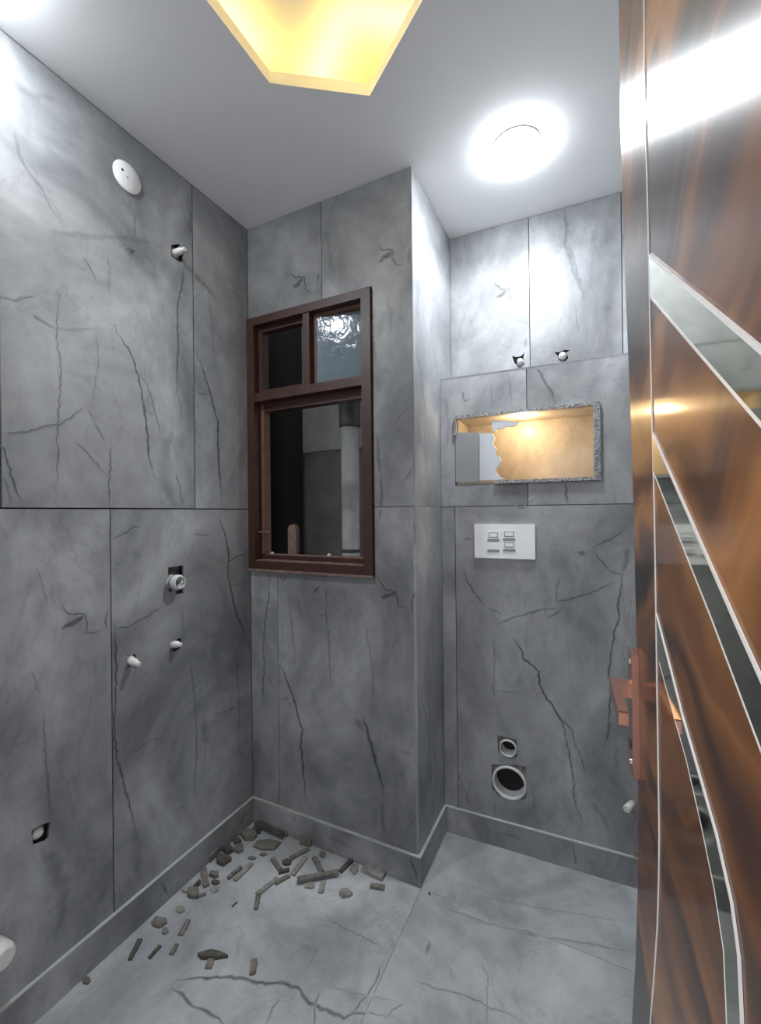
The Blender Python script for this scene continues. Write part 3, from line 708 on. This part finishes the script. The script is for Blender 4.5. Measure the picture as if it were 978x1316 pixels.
# ------------------------------------------------------------------ water pipe stubs
def stub(fr, u, v, parts, label, dirv=None, n0=-0.03, name='pipe_stub', cat='pipe stub', group='capped water pipe stubs'):
    (a, b), _ = fr.px(u, v)
    c = fr.p(a, b, 0); A = (fr.N if dirv is None else (fr.N + Vector(dirv)).normalized())
    d = empty(name, label, cat, group, loc=c)
    for pname, mat, prof in parts:
        m = MB(); m.lathe(c + A*n0, A, prof, 20); adopt(m.build(pname, mat, smooth=True), d)
    return d
plug = lambda r, L: [('socket', 'pvcold', [(r*1.25, 0), (r*1.25, 0.024), (r*1.15, 0.028), (r*0.8, 0.0285)]), ('cap', 'pvc', [(r*0.9, 0.0287), (r, 0.032), (r, 0.03+L*0.55), (r*0.72, 0.032+L*0.6), (r*0.68, 0.03+L), (r*0.5, 0.033+L)])]
stub(LEFT, 226, 325, plug(0.012, 0.045), 'white capped pipe stub high on the left wall beside the vertical joint')
stub(LEFT, 223, 828, plug(0.012, 0.032), 'white capped pipe stub below the mixer valve on the left wall', (0, 0.1, 0.05))
stub(LEFT, 168, 849, plug(0.0125, 0.045), 'white capped pipe stub in a star-shaped broken hole on the left wall', (0, -0.1, -0.10))
stub(LEFT, 52, 1073, plug(0.015, 0.004), 'sunken pipe stub in a jagged hole low on the left wall', n0=-0.045)
vd = stub(LEFT, 222, 748, [('valve_body', 'pvcold', [(0.026, 0), (0.026, 0.050), (0.027, 0.052), (0.027, 0.060), (0.024, 0.066), (0.0235, 0.069), (0.019, 0.069), (0.0185, 0.055), (0.004, 0.0545)]),
     ('spindle', 'brass', [(0.006, 0.0546), (0.006, 0.082), (0.0045, 0.084)]), ('thread_ring', 'pvcdark', [(0.0262, 0.040), (0.0268, 0.041), (0.0268, 0.044), (0.0262, 0.045)])],
     'grey threaded mixer valve body in a square cut-out on the left wall', name='mixer_valve', cat='valve', group=None)
stub(UPW, 668.5, 465, plug(0.012, 0.02), 'capped pipe stub left of the tile joint above the niche ledge')
stub(UPW, 723, 457.5, plug(0.0125, 0.02), 'capped pipe stub right of the tile joint above the niche ledge')
stub(LOW, 813, 1033, [('tube', 'pvc', [(0.0125, 0.0302), (0.0125, 0.075), (0.010, 0.078)])], 'short white pipe stub low on the niche wall beside the door', (-0.55, 0, 0))
stub(LEFT, -14, 1222, [('tube', 'pvc', [(0.030, 0.0302), (0.030, 0.075), (0.026, 0.088), (0.020, 0.092)])], 'thick white pipe end low at the left edge above the skirting', (0, 0.1, 0), group=None)

# ------------------------------------------------------------------ round cover plate
(a, b), _ = LEFT.px(163, 228.5)
c = LEFT.p(a, b, 0); cp = empty('cover_plate', 'round white plastic cover plate high on the left wall', 'cover plate', loc=c)
m = MB(); m.lathe(c + LEFT.N*0.0004, LEFT.N, [(0.047, 0), (0.047, 0.003), (0.045, 0.005), (0.0005, 0.0056)], 40); adopt(m.build('disc', 'white', smooth=True), cp)
for (u, v, r) in ((156, 219, 0.0042), (162.5, 229, 0.0026)):
    (a, b), _ = LEFT.px(u, v); m = MB(); m.lathe(LEFT.p(a, b, 0.005), LEFT.N, [(r, 0), (r, 0.0012)], 12); adopt(m.build('screw_hole', 'dark'), cp)

# ------------------------------------------------------------------ door
door = empty('door_1', 'open walnut veneer door with diagonal mirror strips and copper handle', 'door', kind='structure', loc=DOOR.p(0.75, 0, 0))
def dpart(name, mat, mb, label=None):
    o = adopt(mb.build(name, mat), door)
    if label: o['label'] = label
    return o
edge_px = [(797,150),(800,260),(805,400),(810,520),(814,650),(817,780),(819,900),(820,1010),(820,1120),(817,1230),(812,1316)]
edge = pxs(DOOR, edge_px)
DT, DB = 2.145, 0.012
loop = [(edge[0][0], DT)] + edge + [(edge[-1][0]-0.004, DB), (0.76, DB), (0.76, DT)]
m = MB(); m.slab(DOOR, [loop], 0.0, -0.034); dpart('leaf', 'wood', m)
def strip(pts, w_, n0, n1):
    """a bar of width w_ following (s,t) points"""
    L = []; R = []
    for i, q in enumerate(pts):
        p, r = Vector(pts[max(0, i-1)]), Vector(pts[min(len(pts)-1, i+1)]); d = (r-p).normalized()
        L.append((q[0]-d.y*w_/2, q[1]+d.x*w_/2)); R.append((q[0]+d.y*w_/2, q[1]-d.x*w_/2))
    m = MB(); m.slab(DOOR, [L + R[::-1]], n0, n1); return m
def ext(pts, L=0.30):
    """carry a line on beyond the frame toward the hinge side"""
    p, q = Vector(pts[-2]), Vector(pts[-1]); return pts + [tuple(q + (q-p).normalized()*L)]
vert = pxs(DOOR, [(830,120),(833,250),(835,340),(837.6,480),(839.5,556),(842,659),(844,789),(844.8,839),(846.5,957),(848.2,1074),(847.5,1133),(845.7,1192),(841,1263),(836.5,1316)])
vert = [(vert[0][0], DT-0.001)] + vert + [(vert[-1][0]-0.005, DB+0.001)]
s1t = ext(pxs(DOOR, [(835.5,328),(978,447)])); s1b = ext(pxs(DOOR, [(837,381),(978,541)]))
s2t = ext(pxs(DOOR, [(840,557),(948,800),(978,866)])); s2b = ext(pxs(DOOR, [(841,606),(919,800),(978,955)]))
s3t = pxs(DOOR, [(844.5,789),(864,863),(878,918),(903,1004),(923,1074),(942.5,1161),(952,1231),(956,1316)]); s3b = pxs(DOOR, [(849,852),(866,914),(884,976),(905,1067),(921,1145),(933,1223),(937,1316)])
s3t = s3t + [(s3t[-1][0]+0.01, DB+0.03)]; s3b = s3b + [(s3b[-1][0]+0.01, DB+0.03)]
def clip_s(pts, smax=0.745, zmin=DB+0.004):
    out = [pts[0]]
    for p, q in zip(pts, pts[1:]):
        f = 1.0
        if q[0] > smax: f = min(f, (smax-p[0])/(q[0]-p[0]))
        if q[1] < zmin: f = min(f, (p[1]-zmin)/(p[1]-q[1]))
        out.append((p[0]+(q[0]-p[0])*f, p[1]+(q[1]-p[1])*f))
        if f < 1.0: break
    return out
s1t, s1b, s2t, s2b, s3t, s3b = (clip_s(x) for x in (s1t, s1b, s2t, s2b, s3t, s3b))
for top, bot in ((s1t, s1b), (s2t, s2b), (s3t, s3b)):
    m = MB(); m.slab(DOOR, [top + bot[::-1]], 0.0012, 0.0001); dpart('mirror_strip', 'mirror', m, 'tinted mirror inlay strip')
for pts, wd in ((vert, 0.0020), (s1t, 0.0034), (s1b, 0.0024), (s2t, 0.0030), (s2b, 0.0020), (s3t, 0.0028), (s3b, 0.0018)):
    dpart('metal_trim', 'trim', strip(pts, wd, 0.0013, 0.0002), 'pale metal trim line')
# handle
hd = MB(); hd.box(DOOR, 0.006, 0.044, 0.982, 1.141, 0.0085, 0.0002)
plate = dpart('handle', 'copper', hd, 'rose copper lever handle on a tall back plate')
def hsub(name, mat, mb):
    o = mb.build(name, mat); o.parent = plate; return o
m = MB(); m.box(DOOR, 0.012, 0.030, 1.080, 1.0985, 0.0215, 0.0086); hsub('neck', 'copper', m)
m = MB(); m.slab(DOOR, [[(0.010, 1.080), (0.122, 1.082), (0.1235, 1.0835), (0.1235, 1.0975), (0.122, 1.099), (0.010, 1.099)]], 0.0315, 0.0216); hsub('lever', 'copper', m)
m = MB(); m.lathe(DOOR.p(0.026, 1.02, 0.0086), DOOR.N, [(0.008, 0), (0.008, 0.001), (0.0065, 0.002)], 16); hsub('keyhole', 'pvcdark', m)
for z in (1.128, 0.994):
    m = MB(); m.lathe(DOOR.p(0.026, z, 0.0086), DOOR.N, [(0.0035, 0), (0.0035, 0.0012), (0.002, 0.0016)], 12); hsub('screw', 'steel', m)

# ------------------------------------------------------------------ broken tile pieces on the floor
drng = random.Random(11)
def piece(kind, geo, wid, hgt, mat, label, z=0.0, tilt=0.0):
    """a snapped piece of tile: ragged outline, flat top, split sides. geo: two end points (strip) or centre plus size in the photo's pixels"""
    if kind == 's':
        (p, k1), (q, k2) = FLOOR.px(*geo[0]), FLOOR.px(*geo[1]); p, q = Vector(p), Vector(q)
        d = (q-p); L = d.length; d.normalize(); nr = Vector((-d.y, d.x)); c = (p+q)/2
        hw = wid/2; m_ = 4
        top = [(-L/2 + L*i/m_ + drng.uniform(-.04, .04)*L*(0 < i < m_), hw*drng.uniform(0.8, 1.15)) for i in range(m_+1)]
        bot = [(-L/2 + L*i/m_ + drng.uniform(-.04, .04)*L*(0 < i < m_), -hw*drng.uniform(0.8, 1.15)) for i in range(m_, -1, -1)]
        out = top + bot
    else:
        (c, k), cc = FLOOR.px(*geo[0]), None; c = Vector(c)
        (e1, _) = FLOOR.px(geo[0][0]+geo[1], geo[0][1]); (e2, _) = FLOOR.px(geo[0][0], geo[0][1]+geo[2])
        ax, ay = Vector(e1)-c, Vector(e2)-c; d, nr = Vector((1, 0)), Vector((0, 1)); out = []
        n_ = drng.choice((5, 6)); ph = drng.uniform(0, 1)
        for i in range(n_):
            a = 2*PI*(i+ph)/n_ + drng.uniform(-.3, .3); r = drng.uniform(0.9, 1.25); v = ax*math.cos(a)*r + ay*math.sin(a)*r; out.append((v.x, v.y))
    vs, fs = [], []; n_ = len(out); tl = math.tan(tilt)
    L_ = max(abs(x) for x, y in out)
    for lev, (sc, h) in enumerate(((1.0, 0.0), (1.0, 0.86), (0.93, 1.0))):
        for x, y in out:
            v = d*(x*sc) + nr*(y*sc); vs.append((v.x, v.y, h*hgt*0.85*drng.uniform(0.9, 1.06) + (x+L_)*tl if h else (x+L_)*tl))
    for lev in range(2):
        for i in range(n_):
            j = (i+1) % n_; fs.append((lev*n_+i, lev*n_+j, (lev+1)*n_+j, (lev+1)*n_+i))
    fs.append(tuple(range(2*n_, 3*n_))); fs.append(tuple(reversed(range(n_))))
    a2 = sum(out[i][0]*out[(i+1) % n_][1]-out[(i+1) % n_][0]*out[i][1] for i in range(n_))*(d.x*nr.y-d.y*nr.x)
    if a2 < 0: fs = [f[::-1] for f in fs]
    me = bpy.data.meshes.new('tile_offcut'); me.from_pydata(vs, [], fs); me.update(); me.materials.append(MT[mat])
    o = bpy.data.objects.new('tile_offcut', me); col.objects.link(o); o.location = (c.x, c.y, z+0.0004)
    return tag(o, label, 'tile offcut', 'broken tile pieces on the floor')
P = piece
P('c', ((344,1087), 17, 6), 0, .012, 'chip', 'broad flat broken tile slab lying in the corner below the window')
P('s', ((329,1063), (364,1079)), .020, .012, 'chipd', 'dark narrow tile strip behind the broad slab in the corner', .013)
P('c', ((367,1073), 4, 4), 0, .018, 'chip', 'stubby tile nub against the window skirting, beside the dark strip')
P('c', ((394,1084), 9, 5), 0, .030, 'chip', 'blocky upright tile chunk against the skirting below the window')
P('s', ((373,1105), (397,1092)), .016, .010, 'chip', 'tile strip slanting away from the upright chunk')
P('s', ((376,1126), (393,1103)), .020, .010, 'chipb', 'wide pale tile strip pointing at the upright chunk', .0)
P('c', ((369,1110), 6, 4), 0, .011, 'chipd', 'small dark lump left of the wide pale strip')
P('s', ((350,1105), (360,1119)), .016, .010, 'chip', 'short tile strip left of the small dark lump')
P('s', ((358,1123), (372,1120)), .012, .012, 'chipd', 'short dark cross piece at the elbow of the long strip')
P('s', ((354,1137), (372,1127)), .014, .010, 'chip', 'tile strip just below the dark cross piece')
P('s', ((330,1151), (357,1130)), .016, .009, 'chipb', 'long thin pale strip running down from the dark cross piece')
P('s', ((332,1153), (329,1170)), .016, .010, 'chip', 'short strip at the foot of the long thin pale strip')
P('c', ((338,1099), 5, 2), 0, .007, 'chip', 'tiny flat chip in front of the broad slab')
P('c', ((414,1099), 4, 4), 0, .010, 'chip', 'tiny round lump near the window skirting, right of the upright chunk')
P('s', ((404,1103), (414,1122)), .018, .010, 'chip', 'tile strip leaning into the longest strip from above')
P('s', ((382,1136), (435,1126)), .019, .011, 'chip', 'longest tile strip lying across the others', .0105)
P('s', ((437,1122), (452,1107)), .016, .012, 'chipd', 'tile strip continuing the longest strip toward the skirting')
P('c', ((455,1118), 5, 7), 0, .008, 'chipb', 'pale tile wedge beside the strip next to the skirting')
P('s', ((412,1149), (416,1134)), .018, .010, 'chipb', 'short strip sticking out below the longest strip')
P('c', ((398,1139), 7, 4), 0, .009, 'chipb', 'pale chip tucked under the longest strip')
P('c', ((444,1150), 8, 5), 0, .014, 'chipb', 'pale squarish lump alone in front of the longest strip')
P('s', ((467,1117), (494,1128)), .042, .018, 'chipb', 'thick wedge of tile against the skirting near the pier corner')
P('s', ((476,1140), (494,1143)), .018, .012, 'chip', 'small bar of tile in front of the thick wedge')
P('s', ((269,1109), (294,1083)), .010, .034, 'chip', 'tall thin tile strip standing against the left skirting')
P('c', ((293,1094), 8, 5), 0, .022, 'chipd', 'dark triangular chunk beside the tall thin strip')
P('c', ((287,1107), 10, 6), 0, .020, 'chipd', 'big dark chunk in front of the tall thin strip')
P('s', ((293,1131), (310,1116)), .014, .012, 'chip', 'left one of two parallel tile strips near the left skirting')
P('s', ((302,1133), (324,1111)), .018, .010, 'chipb', 'right one of two parallel tile strips near the left skirting')
P('c', ((324,1104), 5, 2), 0, .007, 'chip', 'tiny sliver at the far end of the parallel strips')
P('c', ((307,1092), 7, 5), 0, .016, 'chip', 'brown chunk between the dark triangle and the corner heap')
P('c', ((319,1076), 12, 6), 0, .024, 'chip', 'largest chunk of the heap right in the corner')
P('c', ((304,1083), 5, 4), 0, .016, 'chipd', 'small dark lump left of the largest corner chunk')
P('c', ((331,1068), 6, 4), 0, .020, 'chipd', 'dark lump at the very corner of the two skirtings')
P('s', ((262,1119), (265,1141)), .020, .014, 'chip', 'stout tile strip near the left skirting, pointing at the viewer')
P('c', ((275,1126), 6, 4), 0, .016, 'chip', 'lump leaning on the stout strip')
P('c', ((276,1135), 6, 2.5), 0, .009, 'chipd', 'small dark bar below the lump by the stout strip')
P('c', ((276,1144), 6, 4), 0, .005, 'chipb', 'faint pale flat chip below the small dark bar')
P('c', ((248,1150), 8, 7), 0, .016, 'chip', 'rounded grey chunk beside the left skirting')
P('s', ((249,1144), (257,1136)), .008, .020, 'chipd', 'thin dark splinter behind the rounded grey chunk')
P('s', ((255,1153), (265,1150)), .010, .008, 'chip', 'little bar right of the rounded grey chunk')
P('c', ((239,1146), 4, 3), 0, .010, 'chipb', 'pale crumb between the rounded chunk and the skirting')
P('s', ((298,1166), (305,1160)), .005, .004, 'chipd', 'hair-thin dark splinter alone on the open floor')
P('c', ((232,1170), 6, 4), 0, .007, 'chipb', 'pale flat chip between the rounded chunk and the blob-shaped one')
P('s', ((232,1203), (242,1184)), .017, .009, 'chip', 'tile strip right of the blob-shaped chip')
P('c', ((205,1187), 11, 7), 0, .009, 'chip', 'large blob-shaped chip near the left skirting')
P('c', ((212,1198), 4, 4), 0, .007, 'chip', 'tiny chip at the foot of the blob-shaped chip')
P('s', ((167,1235), (180,1209)), .014, .010, 'chipd', 'dark curved strip nearest the left skirting, below the blob-shaped chip')
P('s', ((192,1233), (206,1217)), .010, .009, 'chipd', 'thin dark strip in the middle of three near the left skirting')
P('s', ((220,1228), (227,1216)), .014, .010, 'chip', 'short fat strip on the right of three near the left skirting')
P('c', ((273,1230), 17, 5), 0, .014, 'chipd', 'dark forked chunk just above the long floor vein')
P('s', ((267,1246), (272,1233)), .020, .008, 'chip', 'short leg of the dark forked chunk pointing at the floor vein')
P('c', ((111,1262), 6, 4), 0, .008, 'chip', 'small lone chip at the left skirting in front')
P('s', ((324,1254), (327,1235)), .018, .010, 'chip', 'lone upright-looking strip beside the long floor vein')
P('c', ((552,1149), 1.6, 1.5), 0, .004, 'chipd', 'tiny dark pebble beside the pier corner')
